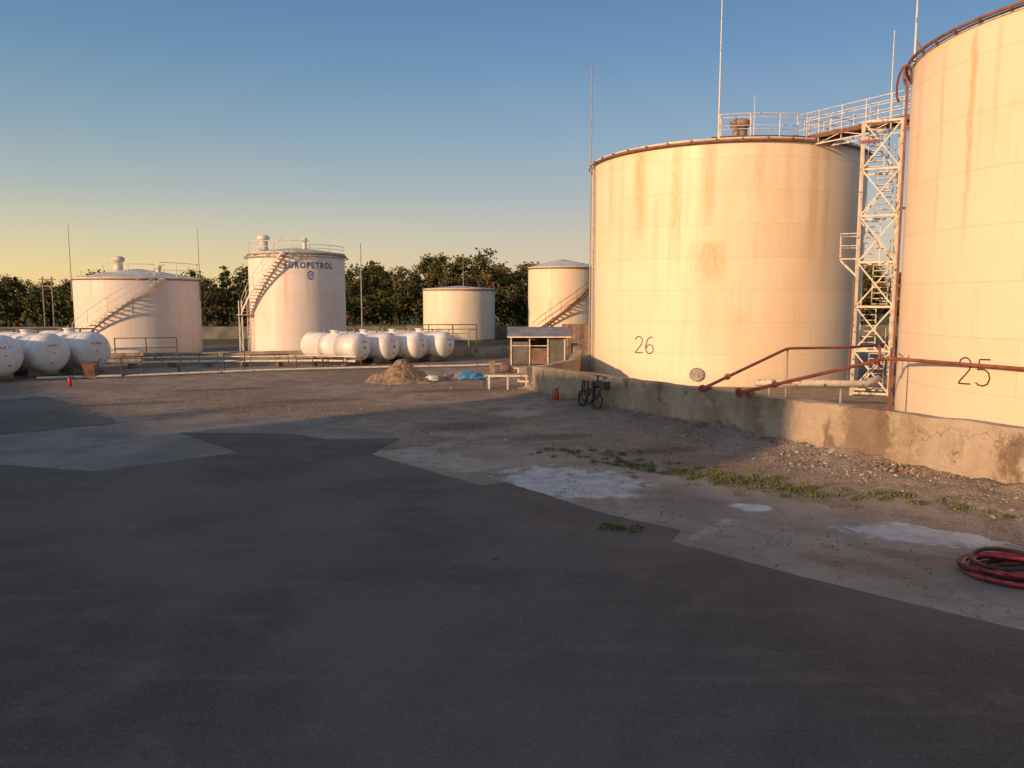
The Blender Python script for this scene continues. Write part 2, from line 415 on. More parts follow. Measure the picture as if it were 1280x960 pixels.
# --- tank 26
T26=empty('storage_tank',(11.5,43.0,0)); R26,H26=7.1,11.3
m26=tank_mat('tank_paint_a',cream,H26,[(27.45,.5,5.5,11.2,.62),(29.4,.4,4.5,11.2,.45),(30.9,.5,6.0,11.2,.5),(31.05,1.0,4.0,6.8,.55),(31.0,.6,1.0,4.5,.25),
   (35.8,.35,4,11.2,.42),(25.3,.4,7,11.2,.38),(33.2,.4,7.5,11.2,.3),(34.5,.3,6.5,11.2,.25),(28.4,.25,3,9,.25),(26.2,.3,2,11,.2),(36.6,.3,3,11.2,.35),(32.4,.8,1.8,3.6,.2)],.45,.4)
shell('shell',T26,R26,H26,.75,m26,roof_m)
mb=MB()
ring(mb,R26+.14,H26-.12,.06,M['rust_rim'])
for k in range(40): mb.bar(P(R26,9*k,H26-.02),P(R26+.2,9*k,H26-.02),.05,.05,M['rust_rim'])
mb.obj('cooling_ring',T26)
mb=MB(); W=M['white_steel']
rail(mb,R26-.1,-107,-20,H26+.05,W); rail(mb,R26-1.3,-107,-40,H26+.15,W)
mb.tube([P(R26-.1,-107,H26+1.1),P(R26-1.3,-107,H26+1.2)],.022,W,6)
for i in range(12):
    a=-107+i*6; mb.box(P(R26-.7,a,H26+.13),(1.15,.75,.03),M['rust_rim'],R(a))
mb.obj('roof_walkway',T26)
mb=MB(); vent(mb,P(5.4,-98,H26+.15),.33,1.05,M['wood']); vent(mb,(0,0,H26+.7),.3,.8,M['grey_steel']); vent(mb,P(4.5,-60,H26+.2),.2,.6,M['grey_steel'])
ma=-105-8
mb.lathe(P(R26-.05,ma,.55),[(.26,0),(.26,.14),(.33,.14),(.33,.19),(.01,.20)],M['grey_steel'],20,axis=P(1,ma,0),smooth=False)
for k in range(12):
    g=k*math.pi/6; t=P(1,ma+90,0); mb.lathe(P(R26+.14,ma,.55)+t*.29*math.cos(g)+Vector((0,0,.29*math.sin(g))),[(.025,0),(.025,.04),(.001,.04)],M['rust_rim'],6,axis=P(1,ma,0))
mb.obj('roof_vent_and_manhole',T26)
mb=MB(); mb.tube([P(R26+.16,182.5,0),P(R26+.16,182.5,16.3)],[.05,.03],M['grey_steel'],6)
mb.tube([P(R26+.12,188,0),P(R26+.12,188,10.9),P(R26+.15,186,11.15)],.05,M['grey_steel'],8)
mb.tube([P(R26-.15,-107.5,H26),P(R26-.15,-107.5,H26+7.5)],[.04,.022],W,6)
mb.tube([P(2,-60,H26+.4),P(2,-60,H26+3.2)],[.03,.015],W,6)
mb.obj('lightning_rod',T26)
stroke_digits(T26,'number_mark',R26,-105-30.2,1.45,.8,'26',M['black_paint'],.05)
# --- tank 25
T25=empty('storage_tank',(18.85,23.1,0)); R25,H25=6.6,11.3
m25=tank_mat('tank_paint_b',cream,H25,[(22.2,.15,4.5,11.2,.6),(22.96,.12,7,11.2,.3),(21.0,.15,5,11.2,.25),(23.8,.5,8.5,9.4,.2),(24.4,.25,5.5,11.2,.3),(19.6,.3,6,11.2,.25),(25.2,.3,5,11.2,.3)],.4,.25)
shell('shell',T25,R25,H25,.7,m25,roof_m)
mb=MB(); ring(mb,R25+.16,H25+.1,.05,M['dull_pipe']); ring(mb,R25-.05,H25+.06,.05,M['rust_rim'])
for k in range(48): mb.bar(P(R25-.05,7.5*k,H25+.02),P(R25+.2,7.5*k,H25+.05),.04,.04,M['rust_rim'])
for a,rr in((155.5,.032),(158.5,.03)):
    mb.tube([P(R25+.12,a,.3),P(R25+.12,a,H25-.5),P(R25+.25,a,H25-.2),P(R25+.24,a,H25+.05),P(R25+.16,a,H25+.15)],rr,M['dull_pipe'],8)
    for z in(2,4.5,7,9.5): mb.bar(P(R25-.02,a,z),P(R25+.18,a,z),.05,.04,M['rust_rim'])
loop=[P(R25+.25+.2*math.cos(R(t)),160+3.5*math.sin(R(t*1.0)),H25-.5+.5*math.sin(R(t))) for t in range(-60,200,20)]
mb.tube(loop,.035,M['red_pipe'],8)
mb.obj('fire_water_riser',T25)
mb=MB(); rail(mb,R25-.12,60,150,H25+.08,W); mb.obj('roof_railing',T25)
mb=MB(); mb.tube([P(R25-.05,152,H25),P(R25-.05,152,H25+3.4)],[.04,.02],W,6); mb.obj('lightning_rod',T25)
stroke_digits(T25,'number_mark',R25,-129-33,1.72,.72,'25',M['black_paint'],.04)

# --- distant tanks
def far_tank(c,Rd,H,roofh,mat,seg=80):
    e=empty('storage_tank',(*c,0)); shell('shell',e,Rd,H,roofh,mat,roof_m,seg)
    mb=MB(); mb.lathe((0,0,0),[(Rd+.15,0),(Rd+.15,.18),(Rd,.19)],M['conc_fence'],64); mb.obj('foundation_ring',e)
    return e
H2=7.42; R2=3.48
fw1=tank_mat('tank_paint_c',(.69,.63,.6),5.6,[],.7,.5,(5,1.4)); fw2=tank_mat('tank_paint_d',whitep,H2,[(16.5,.2,1,7.4,.4),(18,.15,3,7.4,.3)],.6,.4,(5,1.5)); fw3=tank_mat('tank_paint_e',cream,6.9,[],.5,.5,(5,1.4)); fw4=tank_mat('tank_paint_f',(.8,.70,.57),5.1,[],.5,.4,(5,1.3))
t1=far_tank((-27.9,58.4),4.3,5.6,.75,fw1)
mb=MB(); stair(mb,4.3,-121,-45,1.4,5.55,W); stair(mb,4.3,-146,-126,0.1,1.35,W)
mb.box(P(4.8,-123.5,1.37),(.8,.5,.04),W,R(-123.5))
mb.obj('spiral_stair',t1)
mb=MB(); rail(mb,4.25,-45,40,5.65,W); rail(mb,4.25,-95,-50,5.65,W,h=.9); ring(mb,4.36,5.5,.04,M['rust_rim'],64); mb.obj('roof_railing',t1)
mb=MB(); vent(mb,P(1.4,-130,6.1),.32,1.15,M['white_steel']); vent(mb,P(2,-20,6.0),.15,.6,W)
mb.tube([P(4.35,-150,4),P(4.35,-150,9.5)],[.035,.02],M['grey_steel'],6); mb.tube([P(4.35,10,4),P(4.35,10,9.4)],[.035,.02],M['grey_steel'],6)
mb.obj('roof_vent',t1)
t2=far_tank((-16.05,58.6),R2,H2,.5,fw2)
mb=MB(); stair(mb,R2,-142,-88,3.0,H2-.05,W); ladder(mb,R2,-146,0,3.0,W)
for a in(-149,-139): mb.tube([P(R2+.84,a,0),P(R2+.84,a,4.0)],.04,W,6)
mb.bar(P(R2+.84,-149,1.5),P(R2+.84,-139,2.9),.04,.04,W); mb.bar(P(R2+.84,-139,.2),P(R2+.84,-149,1.5),.04,.04,W)
mb.box(P(R2+.54,-144,3.0),(.9,.9,.04),W,R(-144))
mb.obj('spiral_stair',t2)
mb=MB(); rail(mb,R2-.06,-165,-60,H2+.05,W,h=.75); rail(mb,R2-.06,-60,20,H2+.05,W,h=.5); ring(mb,R2+.06,H2-.1,.06,M['grey_steel'],64)
for k in range(20): mb.bar(P(R2,18*k,H2-.15),P(R2+.29,18*k,H2-.25),.05,.05,M['grey_steel'])
ring(mb,R2+.26,H2-.3,.035,M['grey_steel'],64); mb.obj('roof_railing',t2)
mb=MB(); vent(mb,P(2.4,-150,H2+.25),.3,1.1,W); vent(mb,P(1.0,-40,H2+.4),.15,.8,W); mb.obj('roof_vent',t2)
wrap_text(t2,'tank_lettering',R2,-60,6.3,.6,'EUROPETROL',M['blue_paint'],.8)
mb=MB()
cc=-60; lz=5.8; pts=[(.16*math.cos(t*math.pi/12),.24*math.sin(t*math.pi/12)) for t in range(24)]
for i in range(24):
    x0,y0=pts[i];x1,y1=pts[(i+1)%24]
    mb.add([P(R2+.015,cc+math.degrees(k*x/R2),lz+k*y) for (x,y,k) in((x0,y0,1),(x1,y1,1),(x1,y1,1.35),(x0,y0,1.35))],[(0,1,2,3)],M['blue_paint'])
mb.add([P(R2+.015,cc+math.degrees(x/R2),lz+y) for x,y in((-.1,-.02),(.02,-.0),(.1,.2),(-.06,.02))],[(0,1,2,3)],M['blue_paint'])
mb.add([P(R2+.018,cc+math.degrees(x/R2),lz+y) for x,y in((.1,.04),(-.02,.02),(-.1,-.2),(.06,0))],[(0,1,2,3)],M['blue_paint'])
mb.obj('tank_logo',t2)
t4=far_tank((-5.4,79.5),3.64,5.15,.35,fw4)
mb=MB(); rail(mb,3.6,-75,30,5.2,M['rust_rim'],h=.7); ring(mb,3.7,5.05,.05,M['rust_rim'],64); mb.tube([P(1,-60,5.1),P(1,-60,8.6)],[.04,.02],M['grey_steel'],6); mb.obj('roof_railing',t4)
t3=far_tank((4.55,70),3.1,6.9,.75,fw3)
mb=MB(); stair(mb,3.1,-136,-10,1.1,6.8,M['rust_rim'],.6); ring(mb,3.17,6.8,.05,M['rust_rim'],64); mb.obj('spiral_stair',t3)

# ------------------------------------------------------------------ stair tower + bridge
tw=empty('stair_tower',(15.45,33.3,0))
mb=MB(); a,b=.72,.8; Ht=11.35
rotm=Matrix.Rotation(R(-24),3,'Z')
def L(x,y,z): return rotm@Vector((x,y,z))
cor=[(-a,-b),(a,-b),(a,b),(-a,b)]
for x,y in cor: mb.bar(L(x,y,0),L(x,y,Ht),.11,.11,W)
lv=[0.1,1.9,3.75,5.6,7.5,9.4,11.3]
for z in lv:
    for i in range(4):
        p,q=cor[i],cor[(i+1)%4]; mb.bar(L(*p,z),L(*q,z),.07,.09,W)
for k in range(len(lv)-1):
    for i in range(4):
        p,q=cor[i],cor[(i+1)%4]
        if (k+i)%2: mb.bar(L(*p,lv[k]),L(*q,lv[k+1]),.06,.06,W)
        else: mb.bar(L(*q,lv[k]),L(*p,lv[k+1]),.06,.06,W)
        if i in(0,3): mb.bar(L(*q,lv[k]) if (k+i)%2 else L(*p,lv[k]),L(*p,lv[k+1]) if (k+i)%2 else L(*q,lv[k+1]),.05,.05,W)
    y0,y1=(-.6,.6) if k%2 else (.6,-.6)
    for s in(-.5,.1): mb.bar(L(s if k%2 else -s,y0,lv[k]),L(s if k%2 else -s,y1,lv[k+1]),.04,.14,W)
    for j in range(8):
        t=(j+.5)/8; mb.box(L((-.2 if k%2 else .2),y0+(y1-y0)*t,lv[k]+(lv[k+1]-lv[k])*t),(.56,.2,.03),W,R(-24))
    mb.tube([L(-.5 if k%2 else .5,y0,lv[k]+.95),L(-.5 if k%2 else .5,y1,lv[k+1]+.95)],.02,W,6)
mb.obj('tower_frame',tw)
mb=MB()
mb.box(L(-1.05,0,5.75),(.75,1.6,.05),W,R(-24))
for (x,y) in((-1.4,-.8),(-1.4,.8),(-1.4,0),(-.75,-.8)): mb.tube([L(x,y,5.75),L(x,y,6.8)],.025,W,6)
mb.tube([L(-.75,-.8,6.8),L(-1.4,-.8,6.8),L(-1.4,.8,6.8),L(-.75,.8,6.8)],.025,W,6); mb.tube([L(-.75,-.8,6.3),L(-1.4,-.8,6.3),L(-1.4,.8,6.3),L(-.75,.8,6.3)],.02,W,6)
mb.bar(L(-.7,-.8,5.0),L(-1.4,-.8,5.72),.05,.05,W); mb.bar(L(-.7,.8,5.0),L(-1.4,.8,5.72),.05,.05,W)
mb.obj('mid_landing',tw)
mb=MB()
mb.bar(L(-.8,-.86,10.5),L(-.1,-.86,10.5),.08,.12,M['red_pipe'])
mb.tube([L(.85,-.2,.3),L(.85,-.2,11.2)],.04,M['dull_pipe'],8)
mb.tube([L(-.9,-.9,.3),L(-.82,-.9,3.0),L(-.82,-.9,5)],.03,M['dull_pipe'],8)
mb.obj('red_pipework',tw)
br=empty('access_bridge',(0,0,0))
mb=MB(); A=Vector((13.6,37.3,11.42)); B=Vector((18.7,29.75,11.5)); d=(B-A).normalized(); s=Vector((d.y,-d.x,0)).normalized()
Lb=(B-A).length
for k in(-.45,.45):
    mb.bar(A+s*k,B+s*k,.07,.18,M['rust_rim'])
    mb.bar(A+s*k-Vector((0,0,.35)),B+s*k-Vector((0,0,.35)),.05,.05,W)
    for i in range(9):
        p=A+d*Lb*i/8+s*k; mb.tube([p-Vector((0,0,.35)),p+Vector((0,0,1.1))],.024,W,6)
        if i<8: mb.bar(p-Vector((0,0,.35 if i%2 else .05)),A+d*Lb*(i+1)/8+s*k-Vector((0,0,.05 if i%2 else .35)),.03,.03,W)
    for h in(.4,.75,1.1): mb.tube([A+s*k+Vector((0,0,h)),B+s*k+Vector((0,0,h))],.022,W,6)
for i in range(16):
    p=A+d*Lb*(i+.5)/16+Vector((0,0,.06)); mb.box(p,(.86,Lb/17,.03),M['grey_steel'],math.atan2(d.y,d.x)-math.pi/2)
mb.tube([Vector((16.5,34.9,9.5)),Vector((16.5,34.9,15.6))],[.035,.02],W,6)
mb.obj('bridge_deck',br)

# ------------------------------------------------------------------ bund wall
def wall_mat():
    n=NT('bund_concrete'); c=n.coord()
    big=n.noise(c,.5,5,.65,.3); mid=n.noise(c,2.6,6,.72); fine=n.noise(c,30,3,.7)
    col=n.mix(n.mr(big,.35,.65),(.30,.23,.16),(.46,.37,.28))
    col=n.mix(n.mr(mid,.5,.7,0,.7),col,(.52,.44,.34))
    col=n.mix(n.mr(n.noise(n.mapping(c,(1.2,1.2,.7),loc=(4,2,1)),.9,5,.7),.54,.64,0,.8),col,(.16,.108,.07))
    sep=n.n('ShaderNodeSeparateXYZ'); n.setin(sep.inputs[0],c)
    col=n.mix(n.math('MULTIPLY',n.mr(n.math('MULTIPLY_ADD',mid,.4,sep.outputs[2]),.25,.6,1,0),.5),col,(.21,.155,.10))
    for (x,y,rx,I,cc) in((8.65,18.7,.75,.7,(.18,.12,.08)),(6.9,22.0,.35,.4,(.18,.14,.1)),(9.7,16.7,.9,.4,(.55,.46,.35))):
        m=n.blob(c,mid,x,y,rx,rx,0,.35,.9); col=n.mix(n.math('MULTIPLY',m,I),col,cc)
    col=n.mix(n.mr(fine,.52,.75,0,.55),col,(.17,.13,.1))
    w=n.n('ShaderNodeVectorMath',operation='ADD'); n.setin(w.inputs[0],c); n.setin(w.inputs[1],n.noise(c,1.2,3,.6,0,'Color'))
    cr=n.voro(w.outputs[0],.4,'DISTANCE_TO_EDGE')
    col=n.mix(n.mr(cr,0,.006,.5,0),col,(.08,.06,.045))
    h=n.math('ADD',n.math('MULTIPLY',mid,1.0),n.math('MULTIPLY',fine,.35))
    return n.fin(col,.92,0,n.bump(h,1.0,.06),.25)
M['bund']=wall_mat()
def wall(name,pts,hts,th,mat,side=1,step=.3,rough=.03):
    """poly-line wall, slightly uneven faces and top"""
    mb=MB(); path=[]
    for i in range(len(pts)-1):
        a,b=Vector((*pts[i],0)),Vector((*pts[i+1],0)); k=max(1,int((b-a).length/step))
        for j in range(k): t=j/k; path.append((a.lerp(b,t),hts[i]*(1-t)+hts[i+1]*t))
    path.append((Vector((*pts[-1],0)),hts[-1]))
    vs=[]
    for i,(p,h) in enumerate(path):
        q0=path[max(0,i-1)][0]; q1=path[min(len(path)-1,i+1)][0]; d=(q1-q0).normalized(); nn=Vector((-d.y,d.x,0))*side
        prof=[(0,-.05),(0,.3),(0,.65),(0,.9),(0.0,1.0),(th*.5,1.0),(th,1.0),(th,.5),(th,-.05)]
        for (o,z) in prof:
            w=p+nn*o+Vector((0,0,z*h if z>0 else -.05))
            e=noise.noise(w*1.7)*rough+noise.noise(w*5)*rough*.5
            w+=nn*e*(-1 if o==0 else 1); w.z+=(noise.noise(w*1.3+Vector((9,0,0)))*rough if z==1 else 0)
            vs.append(w)
    K=9; fs=[]
    for i in range(len(path)-1):
        for k in range(K-1): fs.append((i*K+k,(i+1)*K+k,(i+1)*K+k+1,i*K+k+1) )
    fs.append(tuple(range(K))); fs.append(tuple((len(path)-1)*K+k for k in range(K))[::-1])
    mb.add(vs,fs,mat); return mb.obj(name)
wall('bund_wall',[(4.0,52),(3.6,44),(2.7,37.2),(0.87,33.3),(6.0,23.65),(10.4,15.4),(15.5,5.9),(19,-.7)],[1.2,1.2,1.2,1.2,1.28,1.44,1.5,1.5],.38,M['bund'],side=1,step=.22,rough=.045)
wall('low_bund_wall',[(-60,44),(-20,49.5),(-13.3,51.0),(-3,54.5),(2.5,57)],[.7,.72,.75,.7,.7],.3,M['bund'],side=1,step=.6)
wall('perimeter_wall',[(-90,78),(-30,82),(-12,84.5),(10,86),(60,88)],[1.3,1.3,1.3,1.3,1.3],.2,M['conc_fence'],side=1,step=3,rough=.0)

# dirt / rubble bank at wall foot
mb=MB(); vs=[];fs=[]; a=Vector((0.4,34.2,0)); b=Vector((16,5,0)); d=(b-a); Lw=d.length; d.normalize(); nn=Vector((-.883,-.47,0)); NI,NJ=220,22
for i in range(NI+1):
    for j in range(NJ+1):
        t=i/NI; s=j/NJ*2.6-.15; p=a+d*Lw*t+nn*s
        near=1 if t>.45 else t/.45
        amp=(.10+.16*near)*(1+.6*noise.noise(p*.6))
        prof=max(0,1-s/2.2)**1.6
        z=amp*prof*(1+.7*noise.noise(p*2.2))+.05*prof*noise.noise(p*7)+(.02*noise.noise(p*3) if s>1 else 0)-(.015 if s>1.6 else 0)-.03*max(0,s-1.9)
        vs.append((p.x,p.y,z))
for i in range(NI):
    for j in range(NJ): q=i*(NJ+1)+j; fs.append((q,q+NJ+1,q+NJ+2,q+1))
mb.add(vs,fs,M['ground'],True); bank=mb.obj('dirt_bank')

# ---- rocks
ICO=None
def ico():
    global ICO
    if ICO is None:
        bm=bmesh.new(); bmesh.ops.create_icosphere(bm,subdivisions=1,radius=1); bm.verts.ensure_lookup_table()
        ICO=([v.co.copy() for v in bm.verts],[tuple(v.index for v in f.verts) for f in bm.faces]); bm.free()
    return ICO
stone1=simple('stone_light',(.33,.26,.195),.9,.3,8,bump=0); stone2=simple('stone_dark',(.2,.148,.105),.95,.3,8,bump=0); stone3=simple('stone_pale',(.46,.39,.31),.9,.2,8,bump=0)
def rock(mb,p,s,mat):
    v,f=ico(); sc=Vector((s*random.uniform(.7,1.3),s*random.uniform(.6,1.2),s*random.uniform(.4,.8))); o=random.random()*99
    rt=Matrix.Rotation(random.random()*6.28,3,'Z')@Matrix.Rotation(random.uniform(-.5,.5),3,'X')
    vs=[]
    for q in v:
        k=1+.45*noise.noise(q*1.3+Vector((o,o,0)))
        vs.append(Vector(p)+rt@Vector((q.x*sc.x*k,q.y*sc.y*k,q.z*sc.z*k)))
    mb.add(vs,f,mat,False)
def wallpt(t,s): return a+d*Lw*t+nn*s
mb=MB()
for i in range(1900):
    t=random.choice([random.uniform(.0,1),random.gauss(.5,.08),random.gauss(.55,.05),random.gauss(.75,.1)]); s=abs(random.gauss(0,.8))+.05
    if not(0<t<1): continue
    p=wallpt(t,s); sz=random.choice([.012,.018,.025,.03,.04]) *random.uniform(.7,1.3)
    if random.random()<.06: sz*=2.3
    zz=(.10+.14*min(1,t/.45))*max(0,1-s/2.2)**1.6
    rock(mb,(p.x,p.y,zz+sz*.1),sz,random.choice([stone1,stone1,stone2,stone2,stone2,stone3]))
mb.obj('rubble')
mb=MB()
for i in range(3600):
    x=random.uniform(-16,5); y=random.uniform(18,36)
    if x>0.87+(33.3-y)/1.88-.3: continue
    if noise.noise(Vector((x*.35,y*.35,0)))<-.12: continue
    if y<26.5 and x<-3: continue
    if y<21 and x<1.6: continue
    s=random.uniform(.01,.028)
    if random.random()<.05: s*=2
    rock(mb,(x,y,s*.2+.004),s,random.choice([stone1,stone2,stone2,stone1,stone3]))
for i in range(380):
    t=random.uniform(0,1); p=Vector((-3.4,20,0)).lerp(Vector((6,9.3,0)),t)+Vector((random.gauss(.8,.7),random.gauss(.8,.7),0)); s=random.uniform(.006,.022)
    rock(mb,(p.x,p.y,.022),s,random.choice([stone1,stone2]))
for i in range(240):
    p=(random.uniform(-8,6),random.uniform(6,18)); s=random.uniform(.004,.012)
    rock(mb,(p[0],p[1],.025),s,random.choice([stone1,stone2,stone2]))
mb.obj('gravel')

# ---- grass
gm=[]
for i,cx in enumerate([(.10,.135,.025),(.15,.175,.04),(.22,.19,.07),(.075,.1,.025),(.17,.18,.05)]): gm.append(simple('grass_blade_%d'%i,cx,.7,.3,9,bump=0))
def tuft(mb,x,y,z,r,h,n):
    for i in range(n):
        g=random.random()*6.28; q=r*math.sqrt(random.random()); bx,by=x+q*math.cos(g),y+q*math.sin(g)
        g2=random.random()*6.28; hh=h*random.uniform(.5,1.2)*(1-.5*q/r); lean=hh*random.uniform(.2,.9); w=.005+.006*random.random()
        px,py=-math.sin(g2)*w,math.cos(g2)*w
        p1=(bx+math.cos(g2)*lean*.4,by+math.sin(g2)*lean*.4,z+hh*.65); p2=(bx+math.cos(g2)*lean,by+math.sin(g2)*lean,z+hh)
        mb.add([(bx-px,by-py,z),(bx+px,by+py,z),(p1[0]+px,p1[1]+py,p1[2]),(p1[0]-px,p1[1]-py,p1[2]),p2],[(0,1,2,3),(3,2,4)],random.choice(gm))
mb=MB()
for k in range(9): tuft(mb,1.83+random.gauss(0,.17),13.3+random.gauss(0,.1),.008,.12,.09,120)
strip=[(1.5,20.2),(2.6,19.2),(3.1,18.6),(3.6,17.9),(4.3,17.5),(5.2,17.3),(5.7,16.6),(5.3,16.9),(4.8,17.1),(5.9,16.2),(9.2,14.4),(9.0,14.8),(6.2,15.9),(7.5,15.5)]
for (x,y) in strip:
    for k in range(18):
        tx,ty=x+random.gauss(0,.45),y+random.gauss(0,.32); tuft(mb,tx,ty,.01,random.uniform(.06,.2),random.uniform(.05,.11),random.choice((15,30,55)))
mb.obj('grass')

# ------------------------------------------------------------------ pipes over bund
def smoothpath(pts,r=.3):
    pts=[Vector(p) for p in pts]; out=[pts[0]]
    for i in range(1,len(pts)-1):
        a0=(pts[i-1]-pts[i]); b0=(pts[i+1]-pts[i]); k=min(r,a0.length/2,b0.length/2); a1=pts[i]+a0.normalized()*k; b1=pts[i]+b0.normalized()*k
        for j in range(6): t=j/5; out.append(a1*(1-t)**2+pts[i]*2*t*(1-t)+b1*t*t)
    out.append(pts[-1]); return out
def handwheel(mb,c,ax,r,mat):
    ax=Vector(ax).normalized(); t=Vector((0,0,1)) if abs(ax.z)<.9 else Vector((1,0,0)); u=ax.cross(t).normalized(); v=ax.cross(u); c=Vector(c)
    mb.tube([c+(u*math.cos(k*math.pi/8)+v*math.sin(k*math.pi/8))*r for k in range(16)],r*.1,mat,6,closed=True)
    for k in range(3): w=u*math.cos(k*math.pi/3)+v*math.sin(k*math.pi/3); mb.tube([c-w*r,c+w*r],r*.07,mat,5)
    mb.tube([c-ax*r*1.2,c+ax*.02],r*.14,mat,6)
def flange(mb,c,ax,r,mat):
    ax=Vector(ax).normalized(); mb.lathe(Vector(c)-ax*.03,[(0.01,0),(r,0),(r,.06),(0.01,.06)],mat,16,axis=ax,smooth=False)
mb=MB(); RP=M['red_pipe']
pa=[(5.75,23.3,1.36),(6.1,23.75,1.42),(10.2,28.7,2.25),(12.8,29.3,2.25),(15.1,31.5,2.25)]
mb.tube(smoothpath(pa,.25),.05,RP,10)
flange(mb,(5.76,23.32,1.36),(3.5,4.5,.6),.12,RP); flange(mb,(6.9,24.72,1.585),(4.2,5,.8),.1,RP)
mb.box((6.05,23.75,1.3),(.2,.2,.12),RP,.9)
mb.tube([(10.2,28.7,0),(10.2,28.7,2.2)],.04,M['grey_steel'],8)
mb.obj('fire_water_pipe')
mb=MB(); pb=[(6.45,21.95,1.40),(6.8,22.1,1.44),(11.3,23.3,2.28),(12.95,19.65,2.28),(14.7,17.0,2.28),(18.6,15.7,2.28)]
mb.tube(smoothpath(pb,.25),.052,RP,10); flange(mb,(6.47,21.96,1.4),(3.5,1.5,.4),.13,RP); flange(mb,(7.6,22.31,1.60),(4.5,1.2,.8),.1,RP); flange(mb,(10.9,23.2,2.2),(4.5,1.2,.8),.1,RP)
mb.box((6.85,22.15,1.33),(.2,.2,.12),RP,.3)
mb.tube([(11.35,23.2,0),(11.35,23.2,2.6)],.035,M['dull_pipe'],8); mb.tube([(13.9,18.0,0),(13.9,18.0,2.2)],.04,M['grey_steel'],8)
mb.tube([(11.15,23.5,1.9),(11.15,23.5,2.6),(11.5,24.3,2.6)],.04,RP,8)
mb.obj('fire_water_pipe')
mb=MB(); mb.tube([(8.5,27,1.15),(12.2,26.6,1.15),(13.5,28.5,1.15)],.12,W,12)
for x in(9,11.5): mb.tube([(x,26.95,0),(x,26.95,1.05)],.05,M['grey_steel'],8)
mb.obj('product_pipe')
mb=MB(); mb.tube([(8.9,17.5,.14),(10.3,14.9,.16),(13,9.8,.15)],.035,RP,8); mb.obj('ground_pipe')

# valve + hoses hanging on wall
mb=MB(); BR=M['black_rubber']; DS=M['dark_steel']
c=Vector((3.3,28.35,.95)); ax=Vector((-.883,-.47,0)); dw=Vector((.47,-.883,0))
mb.tube([c-ax*.5,c+ax*.35],.07,DS,10); flange(mb,c+ax*.02,ax,.15,DS); flange(mb,c+ax*.35,ax,.15,DS)
mb.lathe(c+ax*.18-Vector((0,0,.13)),[(0.01,0),(.12,.02),(.15,.13),(.12,.24),(.04,.28),(.04,.42)],DS,14); handwheel(mb,c+ax*.18+Vector((0,0,.32)),(0,0,1),.15,DS)
mb.tube([c+ax*.3+dw*.1,c+ax*.34+dw*.55],.06,DS,8); mb.box(c+ax*.3+dw*.65+Vector((0,0,.02)),(.28,.24,.3),DS,.5); handwheel(mb,c+ax*.3+dw*.62+Vector((0,0,.33)),(0,0,1),.1,DS)
for (off,rr,sag) in((-.45,.035,.62),(-.1,.04,.7),(.25,.035,.5),(-.3,.03,.45)):
    pts=[]
    for k in range(15):
        t=k/14; g=math.pi*t
        pts.append(c+ax*(.38+.12*math.sin(g))+dw*(off-.22*math.cos(g))+Vector((0,0,.12-sag*math.sin(g)-.25*t)))
    mb.tube(pts,rr,BR,8)
# coils of hose leaning on the wall beneath the valve
for (off,zz,rr,tl) in((-.62,.42,.30,.18),(-.58,.40,.25,.22),(.35,.36,.27,.2)):
    up=(Vector((0,0,1))-ax*tl*1.0).normalized(); cc0=c+ax*(.42)+dw*off; cc0.z=zz
    mb.tube([cc0+(dw*math.cos(k*math.pi/12)+up*math.sin(k*math.pi/12))*rr for k in range(24)],.03,BR,8,closed=True)
mb.obj('pump_hose_valve')
# fire extinguishers
def extinguisher(x,y,h=.55,z=0):
    mb=MB(); r=h*.17; G=M['red_gloss']
    mb.lathe((x,y,z),[(r*.9,0),(r,.02),(r,h*.7),(r*.85,h*.78),(r*.4,h*.84),(r*.35,h*.88)],G,18)
    mb.lathe((x,y,z+h*.86),[(r*.45,0),(r*.45,h*.06),(.005,h*.07)],DS,10)
    mb.bar((x,y,z+h*.95),(x+r*1.3,y,z+h*1.0),.025,.02,DS); mb.bar((x,y,z+h*.92),(x+r*1.2,y,z+h*.92),.02,.015,DS)
    mb.tube([Vector((x-r*.2,y-.02,z+h*.9)),Vector((x-r*1.4,y-.03,z+h*.8)),Vector((x-r*1.5,y-.02,z+h*.4)),Vector((x-r*1.1,y-.01,z+h*.2))],.012,BR,6)
    mb.obj('fire_extinguisher')
extinguisher(1.75,30.35,.6); extinguisher(-20.8,36.3,.5)
# pump stand
mb=MB(); cx,cy=-.2,35.3
for x in(-.85,0,.85):
    for y in(-.3,.3): mb.bar((cx+x,cy+y,0),(cx+x,cy+y,.62),.07,.07,W)
mb.bar((cx-.9,cy-.3,.62),(cx+.9,cy-.3,.62),.09,.09,W); mb.bar((cx-.9,cy+.3,.62),(cx+.9,cy+.3,.62),.09,.09,W)
mb.box((cx,cy,.70),(1.8,.75,.05),M['wood'])
mb.lathe((cx-.35,cy,.95),[(.01,0),(.19,.01),(.22,.1),(.22,.45),(.12,.5),(.01,.51)],M['brown_panel'],18,axis=(1,0,0))
mb.box((cx-.1,cy,.76),(.7,.3,.06),DS); mb.tube([(cx+.15,cy,.95),(cx+.5,cy,.95),(cx+.5,cy,.35),(cx+1.1,cy-.1,.35),(cx+1.1,cy-.1,.0)],.07,W,8); handwheel(mb,(cx+.5,cy-.05,1.2),(0,0,1),.14,RP)
mb.box((cx-.7,cy,1.0),(.25,.35,.55),M['wood']); mb.box((cx+.72,cy+.05,.86),(.3,.3,.28),M['grey_steel']); mb.tube([(cx-.7,cy,.7),(cx-1.0,cy-.1,.5),(cx-1.1,cy-.1,.1)],.04,BR,8)
mb.obj('pump_bench')
